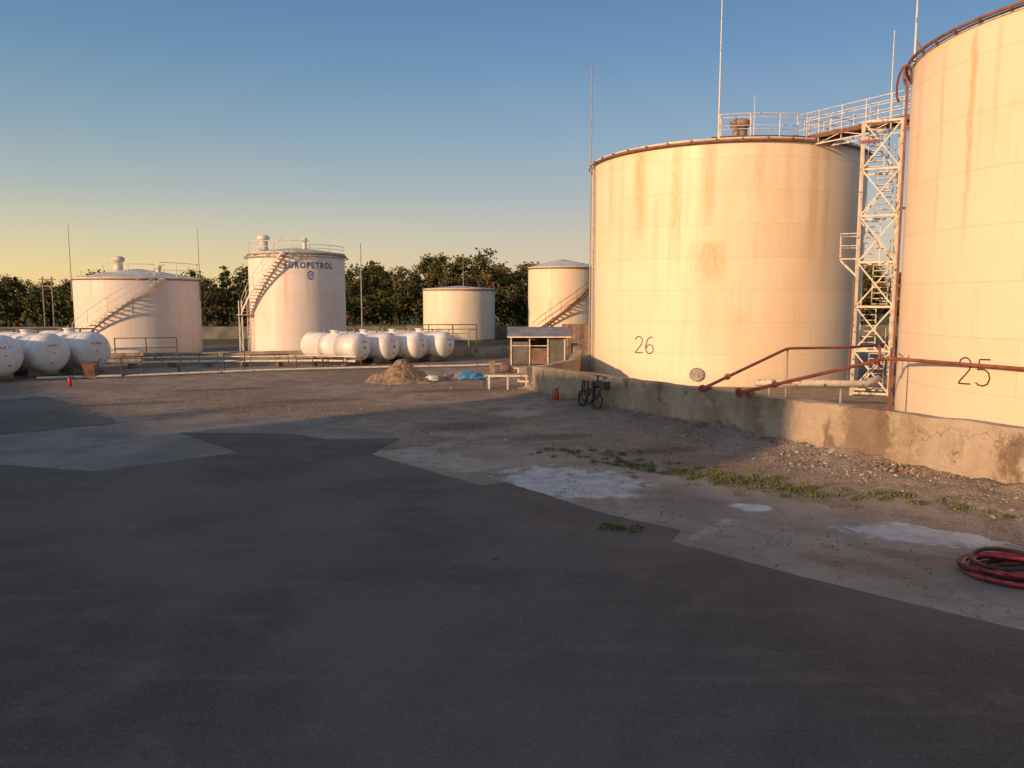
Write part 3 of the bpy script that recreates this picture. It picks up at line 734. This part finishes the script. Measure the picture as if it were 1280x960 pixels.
# shed
mb=MB(); sx,sy=-.05,48.6
for x in(0,1.15,2.3,3.35):
    mb.bar((sx+x,sy,0),(sx+x,sy,1.75),.08,.08,W)
for x in(0,3.35): mb.bar((sx+x,sy+2.2,0),(sx+x,sy+2.2,2.15),.09,.09,W)
mb.box((sx+1.67,sy+2.25,1.05),(3.4,.05,2.1),M['grey_panel']); mb.box((sx+3.42,sy+1.1,.95),(.05,2.2,1.85),M['brown_panel']); mb.box((sx-.07,sy+1.1,.95),(.04,2.1,1.85),M['grey_panel'])
mb.box((sx+.55,sy+.04,.75),(1.05,.04,1.4),M['grey_panel']); mb.box((sx+1.72,sy+.04,.55),(1.08,.04,1.0),M['brown_panel']); mb.box((sx+2.85,sy+.04,.85),(1.0,.04,1.65),M['grey_panel'])
mb.bar((sx,sy-.04,1.2),(sx+2.3,sy-.04,1.2),.05,.05,W)
vs=[];fs=[];N=150
for i in range(N+1):
    x=sx-.25+4.0*i/N; dz=.012*math.sin(i*math.pi/2)
    vs+=[(x,sy-.35,1.80+dz),(x,sy+2.6,2.3+dz)]
for i in range(N): fs.append((2*i,2*i+2,2*i+3,2*i+1))
mb.add(vs,fs,M['galv'],True); mb.bar((sx-.25,sy-.36,1.76),(sx+3.75,sy-.36,1.76),.06,.08,W)
mb.box((sx+1.6,sy+1.2,.5),(1.8,.8,.9),M['dark_steel'])
mb.obj('storage_shed')
mb=MB()
for i in range(6): mb.box((3.9+i*.42,57.5,1.15),(.4,.06,2.3),M['brown_panel'] if i%2 else M['wood'])
mb.obj('board_screen')

# dirt mound
def mound(name,c,rx,ry,h,mat,seed):
    mb=MB(); vs=[];fs=[];N=40
    for j in range(N+1):
        for i in range(N+1):
            x=(i/N*2-1)*1.25; y=(j/N*2-1)*1.25; r=math.hypot(x,y)
            p=Vector((x*1.5+seed,y*1.5,0)); k=max(0,1-r*(1+.3*noise.noise(p)))
            z=h*(k**.9)*(1+.25*noise.noise(p*2))+.08*h*noise.noise(p*6)*min(1,k*4)
            vs.append((c[0]+x*rx,c[1]+y*ry,z-.02 if k>0 else -.03))
    for j in range(N):
        for i in range(N): q=j*(N+1)+i; fs.append((q,q+1,q+N+2,q+N+1))
    mb.add(vs,fs,mat,False)
    for i in range(90):
        g=random.random()*6.28; q=random.uniform(.3,1.2); rock(mb,(c[0]+q*rx*math.cos(g),c[1]+q*ry*math.sin(g),max(.02,h*(1-q)*.9)),random.uniform(.03,.09),random.choice([mat,stone2,stone1]))
    mb.obj(name)
mound('dirt_mound',(-5.5,38.6),1.6,1.5,1.1,M['dirt'],3)
mound('sand_pile',(-2.6,40.6),1.0,.8,.35,simple('sand',(.36,.24,.16),.95,.3,6,bump=.5),8)
mound('rubble_heap',(1.2,35.2),.9,.8,.45,stone1,13)
def lump(mb,c,s,mat,seed,amp=.35):
    bm=bmesh.new(); bmesh.ops.create_icosphere(bm,subdivisions=4,radius=1); vs=[];bm.verts.ensure_lookup_table()
    for v in bm.verts:
        q=v.co; k=1+amp*noise.noise(q*2+Vector((seed,0,0)))+amp*.6*abs(noise.noise(q*5+Vector((0,seed,0))))
        vs.append((c[0]+q.x*s[0]*k,c[1]+q.y*s[1]*k,max(.0,c[2]+q.z*s[2]*k)))
    mb.add(vs,[tuple(v.index for v in f.verts) for f in bm.faces],mat,True); bm.free()
mb=MB(); lump(mb,(-2.1,39.5,.12),(.65,.35,.25),M['tarp'],2); lump(mb,(-1.4,39.7,.08),(.4,.3,.14),M['sack'],5); mb.obj('crumpled_tarp')
mb=MB(); lump(mb,(-4.35,38.9,.15),(.42,.28,.2),M['sack'],1,.2); lump(mb,(-4.0,38.4,.13),(.38,.26,.18),M['sack'],6,.2); mb.obj('cement_sack')

# ------------------------------------------------------------------ LPG vessels
def lpg_mat():
    n=NT('vessel_paint'); c=n.coord(); big=n.noise(c,.8,5,.6)
    col=n.mix(n.mr(big,.4,.7),(.76,.74,.72),(.62,.585,.54))
    st=n.noise(n.mapping(c,(3,3,.5)),2,5,.65); col=n.mix(n.mr(st,.56,.75,0,.6),col,(.42,.28,.17))
    col=n.mix(n.mr(n.noise(c,5,5,.7),.66,.73,0,.8),col,(.2,.1,.06))
    return n.fin(col,.42,0,n.bump(big,.1,.03))
M['lpg']=lpg_mat()
redmark=simple('red_marking',(.4,.1,.08),.5,.3,6)
def vessel(c,ax,r,Lc,dz=.35,k=0):
    ax=Vector((ax[0],ax[1],0)).normalized(); o=Vector((c[0],c[1],dz+r)); lat=Vector((-ax.y,ax.x,0))
    e=empty('gas_storage_vessel',(0,0,0)); mb=MB()
    hd=r*.48; prof=[]
    for k in range(11): t=k/10*math.pi/2; prof.append((max(.004,r*math.sin(t)),-hd*math.cos(t)))
    prof+= [(r,Lc*.33),(r*1.008,Lc*.33),(r*1.008,Lc*.34),(r,Lc*.34),(r,Lc*.66),(r*1.008,Lc*.66),(r*1.008,Lc*.67),(r,Lc*.67)]
    for k in range(11): t=k/10*math.pi/2; prof.append((max(.004,r*math.cos(t)),Lc+hd*math.sin(t)))
    mb.lathe(o,prof,M['lpg'],48,axis=ax)
    mb.tube([o+(lat*math.cos(k*math.pi/20)+Vector((0,0,1))*math.sin(k*math.pi/20))*(r*1.004) for k in range(40)],.018,M['lpg'],6,closed=True)
    mb.obj('pressure_shell',e)
    mb=MB()
    for q in(.16,.84):
        p=o+ax*Lc*q; mt=Matrix((lat,ax,Vector((0,0,1)))).transposed()
        mb.box(Vector((p.x,p.y,(dz+.25)/2)),(r*1.5,.18,dz+.25),M['grey_steel'],rot=mt); mb.box(Vector((p.x,p.y,.05)),(r*1.8,.35,.1),M['conc_fence'],rot=mt)
    mb.obj('saddle',e)
    mb=MB(); p=o+ax*Lc*.5
    mb.lathe(p+Vector((0,0,r-.04)),[(.25,0),(.25,.16),(.32,.16),(.32,.21),(.01,.22)],M['lpg'],24)
    for q in(.25,.7): mb.lathe(o+ax*Lc*q+Vector((0,0,r-.03)),[(.06,0),(.06,.16),(.1,.16),(.1,.2),(.01,.2)],M['grey_steel'],12)
    f=o-ax*(hd*.97)
    mb.lathe(f-ax*-.02,[(.1,0),(.1,-.03),(.005,-.035)],M['grey_steel'],18,axis=ax)
    q=o+lat*random.uniform(-.2,.2)*r+Vector((0,0,-.5*r))-ax*hd*.8; mb.tube([q+ax*.1,q-ax*.12],.035,M['dull_pipe'],8)
    mt=Matrix((lat,ax,Vector((0,0,1)))).transposed()
    for j in range(5):
        if random.random()<.85:
            zz=r*.40+random.uniform(-.02,.02)*r; xx=(j-2)*r*.11; yy=hd*math.sqrt(max(0,1-(xx/r)**2-(zz/r)**2))
            mb.box(o+lat*xx-ax*(yy+.004)+Vector((0,0,zz)),(r*.06,.012,r*random.uniform(.07,.13)),redmark,rot=mt)
    mb.obj('fittings',e)
ax1=(-.83,.56)
for c in((-23.0,42.5),(-24.1,40.4),(-25.3,38.4),(-26.5,36.3)): vessel(c,ax1,1.0,4.8,.3)
for c in((-9.4,48.0),(-7.75,49.1),(-6.05,50.1),(-4.4,51.1)): vessel(c,ax1,.84,4.4,.3)
mb=MB(); mb.box((-21.8,40.0,.42),(.7,.5,.8),M['brown_panel'],.3); mb.box((-21.8,40.0,.85),(.78,.58,.06),M['rust_rim'],.3); mb.box((-21.72,39.73,.42),(.5,.03,.6),M['rust_rim'],.3); mb.obj('valve_cabinet')
def guard(name,p0,p1,h,nposts,mat,r=.035,rails=(1.0,.55)):
    mb=MB(); p0,p1=Vector((*p0,0)),Vector((*p1,0))
    for i in range(nposts+1): p=p0.lerp(p1,i/nposts); mb.tube([p,p+Vector((0,0,h))],r,mat,6)
    for q in rails: mb.tube([p0+Vector((0,0,h*q)),p1+Vector((0,0,h*q))],r*.9,mat,6)
    return mb.obj(name)
guard('guard_rail',(-20.3,40.2),(-16.2,42.6),1.1,5,DS,.03,(1.0,.5,.15))
guard('guard_rail',(-15.9,42.7),(-15.4,44.6),1.1,1,DS,.03)
guard('guard_rail',(-12.6,45.2),(-10.2,46.9),.6,3,DS,.03)
guard('guard_rail',(-34,49),(-27.2,50.5),2.2,3,DS,.06,(1.0,.8))
guard('guard_rail',(-25.6,50.0),(-22,50.9),1.6,2,DS,.035,(1.0,.6))
guard('yellow_pipe_rack',(-17,64),(-3,66),2.0,7,M['yellow'],.05,(1.0,.8))
guard('yellow_pipe_rack',(-10.5,56),(-3.2,57.5),1.9,5,M['yellow'],.04,(1.0,.85))
mb=MB()
for (y,z,r) in((0,.35,.07),(.25,.35,.06),(.5,.6,.05)):
    mb.tube([(-30,43.5+y,z),(-20,46.6+y,z),(-12.0,47.6+y,z),(-9.5,47.0+y*.3,z)],r,W if r!=.06 else M['grey_steel'],8)
for i in range(9): x=-29+i*2.1; y=43.8+(x+30)*.31 if x<-20 else 46.6+(x+20)*.125; mb.box((x,y+.25,.14),(.15,.9,.28),M['conc_fence'])
mb.obj('product_pipeline')
mb=MB(); mb.tube([(-24,39,.12),(-20,40.4,.12),(-14,43.6,.12),(-8,45.6,.12),(-3,46.6,.12),(-.5,47.8,.12)],.06,W,8); mb.tube([(-15,44.4,.3),(-15,44.4,.9),(-13,45.0,.9),(-13,45,.2)],.04,RP,8)
for x,y in((-18,41.8),(-11,45.0),(-9,46.2)): handwheel(mb,(x,y,.65),(0,0,1),.14,RP); mb.tube([(x,y,.1),(x,y,.6)],.05,DS,8)
mb.obj('product_pipeline')
mb=MB(); mb.tube([(-10.6,55,0),(-10.6,55,8.0)],[.06,.03],M['grey_steel'],8); mb.lathe((-10.6,55,0),[(.2,0),(.2,.1),(.09,.12)],M['grey_steel'],12); mb.obj('lighting_mast')
mb=MB()
for x in(-51,-50): mb.tube([(x,85,0),(x,85,6.6)],.08,M['wood'],8)
mb.box((-50.5,85,6.3),(1.8,.1,.12),M['wood']); mb.box((-50.5,85,5.6),(1.8,.1,.12),M['wood']); mb.obj('utility_pole')

# hose coil
mb=MB()
hx,hy=7.3,10.95
for li,(r0,zz,mt,rr) in enumerate(((.56,.05,M['red_rubber'],.036),(.48,.055,BR,.034),(.40,.05,M['red_rubber'],.034),(.54,.12,BR,.034),(.47,.13,M['red_rubber'],.036),(.39,.12,BR,.034),(.52,.19,M['red_rubber'],.036),(.44,.195,M['red_rubber'],.034),(.49,.25,BR,.032),(.57,.16,M['red_rubber'],.034))):
    pts=[]; ox,oy=random.gauss(0,.04),random.gauss(0,.04)
    for k in range(48):
        g=2*math.pi*k/48; q=r0*(1+.06*math.sin(2*g+li)+.035*math.sin(3*g+li*2))
        pts.append((hx+ox+q*1.12*math.cos(g),hy+oy+q*.95*math.sin(g),zz+.025*math.sin(g*2+li*1.3)))
    mb.tube(pts,rr,mt,8,closed=True)
mb.tube([(7.7,10.6,.2),(7.95,10.3,.1),(8.5,10.2,.04),(9.2,10.6,.04)],.03,BR,8)
mb.obj('hose_coil')

# ------------------------------------------------------------------ trees
leafc=[(.06,.072,.02),(.085,.09,.026),(.12,.10,.032),(.18,.115,.04),(.038,.05,.018)]
leafm=[]
for i,cx in enumerate(leafc):
    n=NT('leaf_%d'%i); leafm.append(n.fin(cx,.75,0,None,.2))
def leaf(mb,p,s,mat):
    nrm=Vector((random.gauss(0,1),random.gauss(0,1),random.gauss(0,.8)+.3)).normalized(); t=nrm.cross(Vector((random.random(),random.random(),random.random()))).normalized(); b2=nrm.cross(t)
    mb.add([p-t*s,p+b2*s*.6,p+t*s,p-b2*s*.6],[(0,1,2,3)],mat)
def tree_mesh(name,h,w,nclump,narrow=False,nl=50,seed=0):
    mb=MB(); tr=[]
    for i in range(6): t=i/5; tr.append(Vector((.25*math.sin(t*3)*w*.2,.2*math.cos(t*2)*w*.2,h*.75*t)))
    mb.tube(tr,[.22*(1-i/6.5)*h/8 for i in range(6)],M['bark'],7)
    cl=[]
    while len(cl)<nclump:
        x,y,z=random.uniform(-1,1),random.uniform(-1,1),random.uniform(-1,1)
        rr=math.sqrt(x*x+y*y+z*z)
        if not .3<rr<1.0: continue
        dr=Vector((x,y,z))/rr
        lim=.74+.45*noise.noise(dr*1.6+Vector((seed*7.3,0,0)))
        if rr>lim and not narrow: continue
        wz=1.05-.45*max(0,z)
        if narrow: wz=(1-z)*.55+.15
        c=Vector((x*w*wz,y*w*wz,h*(.58+.44*z))); c+=Vector((random.gauss(0,.1),random.gauss(0,.1),random.gauss(0,.12)))*w*.4
        cl.append(c)
    for c in cl[::4]:
        s0=tr[random.choice((2,3,4))]; mid=s0.lerp(c,.5)+Vector((0,0,.2)); mb.tube([s0,mid,c],[.07,.045,.015],M['bark'],5)
    for c in cl:
        bias=random.choice((0,0,1,1,2,3,4)); rr=random.uniform(.3,.65)*w*.4
        for j in range(nl):
            v=Vector((random.gauss(0,1),random.gauss(0,1),random.gauss(0,.7)))*rr*.55
            mt=leafm[bias] if random.random()<.75 else random.choice(leafm)
            leaf(mb,c+v,random.uniform(.08,.19),mt)
    me_o=mb.obj(name); me=me_o.data; bpy.data.objects.remove(me_o); return me
vari=[tree_mesh('tree_a',8,2.8,60,seed=1),tree_mesh('tree_b',8,3.5,75,seed=2),tree_mesh('tree_c',8,2.4,48,seed=3),tree_mesh('tree_d',8,1.3,40,True),tree_mesh('tree_e',8,3.1,66,seed=5)]
trow=empty('distant_tree_row')
def put(me,x,y,h,sw=1):
    o=bpy.data.objects.new('tree',me); scene.collection.objects.link(o); o.parent=trow; k=h/8
    o.location=(x,y,-.1); o.scale=(k*sw,k*sw,k); o.rotation_euler=(0,0,random.random()*6.28)
def targ(px):   # rough skyline height by bearing
    pts=[(-200,7.0),(0,6.8),(90,6.8),(250,7.5),(300,8.0),(320,7.6),(430,7.7),(450,8.0),(470,8.6),(490,7.7),(520,8.0),(540,9.0),(575,10.2),(600,10.0),(625,9.0),(640,8.7),(670,8.2),(1400,8)]
    for i in range(len(pts)-1):
        if pts[i][0]<=px<=pts[i+1][0]:
            t=(px-pts[i][0])/(pts[i+1][0]-pts[i][0]); return pts[i][1]*(1-t)+pts[i+1][1]*t
    return 7
x=-95
while x<75:
    y=92+random.uniform(-4,4); px=x/y*970+640
    h=targ(px)*random.choice((.86,.93,1.0,1.04,1.08)); put(random.choice([vari[0],vari[1],vari[2],vari[4]]),x,y,h,random.uniform(.95,1.25)); x+=random.uniform(1.7,2.8)
x=-110
while x<80:
    y=104+random.uniform(-4,4); px=x/y*970+640
    h=targ(px)*1.07*random.uniform(.86,1.03); put(random.choice(vari[:3]+[vari[4]]),x,y,h,random.uniform(1.05,1.35)); x+=random.uniform(2.0,3.2)
for (px,h) in((468,9.0),(459,8.2),(478,8.3),(25,7.1),(285,8.4),(545,9.4)):
    put(vari[3],(px-640)/970*90,90,h,1.0)
mb=MB()
for i in range(760):
    xx=random.uniform(-85,40); yy=random.uniform(88,91); zz=random.uniform(.2,4.6); bias=random.choice((0,1,2,4,4))
    for j in range(24): leaf(mb,Vector((xx+random.gauss(0,.7),yy+random.gauss(0,.5),zz+random.gauss(0,.5))),random.uniform(.14,.3),leafm[bias] if random.random()<.7 else random.choice(leafm))
o=mb.obj('shrubs',trow)

# ------------------------------------------------------------------ unseen building added behind the viewpoint, skyline stepped to cast the evening shadow
sd=Vector((-.75,-.66,0)).normalized(); pd=Vector((.66,-.75,0)).normalized(); ang=math.atan2(pd.y,pd.x)
ob=empty('shadow_building')
def block(p0,p1,q,dep,h,nm):
    mb=MB(); c=pd*((p0+p1)/2)+sd*(-q+dep/2); w=p1-p0
    mb.box((c.x,c.y,h/2),(w,dep,h),M['plaster'],ang)
    mb.box((c.x,c.y,h-.15),(w+.2,dep+.2,.12),M['conc_fence'],ang)
    nw=int(w/3); fl=max(1,int(h/3))
    for k in range(nw):
        for l in range(fl):
            pp=pd*(p0+(k+.5)*w/nw)+(-sd)*(q+.02)
            if l*3+2.4>h-.3: continue
            mb.box((pp.x,pp.y,l*3+1.7),(1.5,.1,1.3),M['glass'],ang)
            pp2=pd*(p0+(k+.5)*w/nw)+(-sd)*(q+.06)
            mb.box((pp2.x,pp2.y,l*3+1.0),(1.7,.12,.08),W,ang); mb.box((pp2.x,pp2.y,l*3+2.4),(1.6,.1,.08),W,ang); mb.box((pp2.x,pp2.y,l*3+1.7),(.06,.1,1.3),W,ang)
    mb.obj(nm,ob)
Q=-20
block(-62,-24.0,Q,9,5.8,'west_wing'); block(-24.2,-10.7,Q+.2,9.4,10.1,'main_block'); block(-10.9,18,Q,9,7.35,'east_wing')
for (pp,hh) in((-28,8.8),(-41,8.0)):  # unseen trees added to dapple the light on the gravel
    v=pd*pp+sd*32; o=bpy.data.objects.new('shadow_tree',vari[1]); scene.collection.objects.link(o); o.location=(v.x,v.y,0); k=hh*1.12/8; o.scale=(k,k,k); o.rotation_euler=(0,0,pp)

# ------------------------------------------------------------------ light, world, camera
elev=R(12); sun_dir=Vector((sd.x*math.cos(elev),sd.y*math.cos(elev),math.sin(elev)))
sl=bpy.data.lights.new('sun','SUN'); sl.energy=5.0; sl.angle=R(1.0); sl.color=(1,.60,.31)
so=bpy.data.objects.new('sun',sl); scene.collection.objects.link(so); so.rotation_euler=sun_dir.to_track_quat('Z','Y').to_euler()
w=bpy.data.worlds.new('World'); scene.world=w; w.use_nodes=True; nt=w.node_tree; nt.nodes.clear()
def wn(t,**k):
    x=nt.nodes.new(t)
    for a_,v_ in k.items(): setattr(x,a_,v_)
    return x
out=wn('ShaderNodeOutputWorld'); bg=wn('ShaderNodeBackground'); nt.links.new(bg.outputs[0],out.inputs[0])
sky=wn('ShaderNodeTexSky'); sky.sky_type='NISHITA'; sky.sun_disc=False; sky.sun_elevation=elev
sky.sun_rotation=math.atan2(sun_dir.x,sun_dir.y); sky.air_density=1.0; sky.dust_density=1.0; sky.ozone_density=2.0
tc=wn('ShaderNodeTexCoord'); sp=wn('ShaderNodeSeparateXYZ'); nt.links.new(tc.outputs['Generated'],sp.inputs[0])
def ramp(stops):
    r=wn('ShaderNodeValToRGB'); e=r.color_ramp.elements
    e[0].position,e[0].color=stops[0][0],(*stops[0][1],1); e[1].position,e[1].color=stops[-1][0],(*stops[-1][1],1)
    for p_,c_ in stops[1:-1]: q_=e.new(p_); q_.color=(*c_,1)
    nt.links.new(sp.outputs[2],r.inputs[0]); return r.outputs[0]
# evening haze tint: warm towards the sunset side, greyer on the far side (radiance values)
warm=ramp([(0,(1.0,.68,.26)),(.035,(.92,.70,.32)),(.08,(.68,.62,.42)),(.13,(.44,.50,.47)),(.2,(.26,.39,.48)),(.28,(.15,.29,.45)),(.37,(.095,.215,.41)),(1,(.16,.24,.38))])
cool=ramp([(0,(.76,.52,.36)),(.035,(.72,.54,.40)),(.08,(.60,.53,.45)),(.13,(.43,.47,.50)),(.2,(.28,.40,.53)),(.28,(.17,.31,.51)),(.37,(.105,.23,.45)),(1,(.16,.24,.38))])
dot=wn('ShaderNodeVectorMath',operation='DOT_PRODUCT'); nt.links.new(tc.outputs['Generated'],dot.inputs[0]); dot.inputs[1].default_value=(sd.x,sd.y,0)
mrr=wn('ShaderNodeMapRange'); mrr.interpolation_type='SMOOTHSTEP'; nt.links.new(dot.outputs['Value'],mrr.inputs[0])
mrr.inputs[1].default_value=-.95; mrr.inputs[2].default_value=-.1
mx=wn('ShaderNodeMix',data_type='RGBA'); nt.links.new(mrr.outputs[0],mx.inputs[0]); nt.links.new(cool,mx.inputs[6]); nt.links.new(warm,mx.inputs[7])
# sunset side of the sky is several times brighter and warmer
gl=wn('ShaderNodeMapRange'); gl.interpolation_type='SMOOTHSTEP'; nt.links.new(dot.outputs['Value'],gl.inputs[0])
gl.inputs[1].default_value=0; gl.inputs[2].default_value=1; gl.inputs[3].default_value=0; gl.inputs[4].default_value=1
gm2=wn('ShaderNodeMix',data_type='RGBA'); nt.links.new(gl.outputs[0],gm2.inputs[0]); gm2.inputs[6].default_value=(1,1,1,1); gm2.inputs[7].default_value=(4.2,2.7,1.8,1)
sc=wn('ShaderNodeVectorMath',operation='MULTIPLY'); nt.links.new(mx.outputs[2],sc.inputs[0]); nt.links.new(gm2.outputs[2],sc.inputs[1])
s2=wn('ShaderNodeVectorMath',operation='SCALE'); nt.links.new(sc.outputs[0],s2.inputs[0]); s2.inputs['Scale'].default_value=1/.12
mm=wn('ShaderNodeMix',data_type='RGBA'); mm.inputs[0].default_value=.88; nt.links.new(sky.outputs[0],mm.inputs[6]); nt.links.new(s2.outputs[0],mm.inputs[7])
nt.links.new(mm.outputs[2],bg.inputs[0]); bg.inputs[1].default_value=.12

cam=bpy.data.cameras.new('camera'); co=bpy.data.objects.new('camera',cam); scene.collection.objects.link(co)
cam.sensor_width=36; cam.lens=36*970/1280; cam.clip_end=6000; cam.clip_start=.1
co.location=(0,0,4); co.rotation_euler=(R(90-6.12),0,0); scene.camera=co
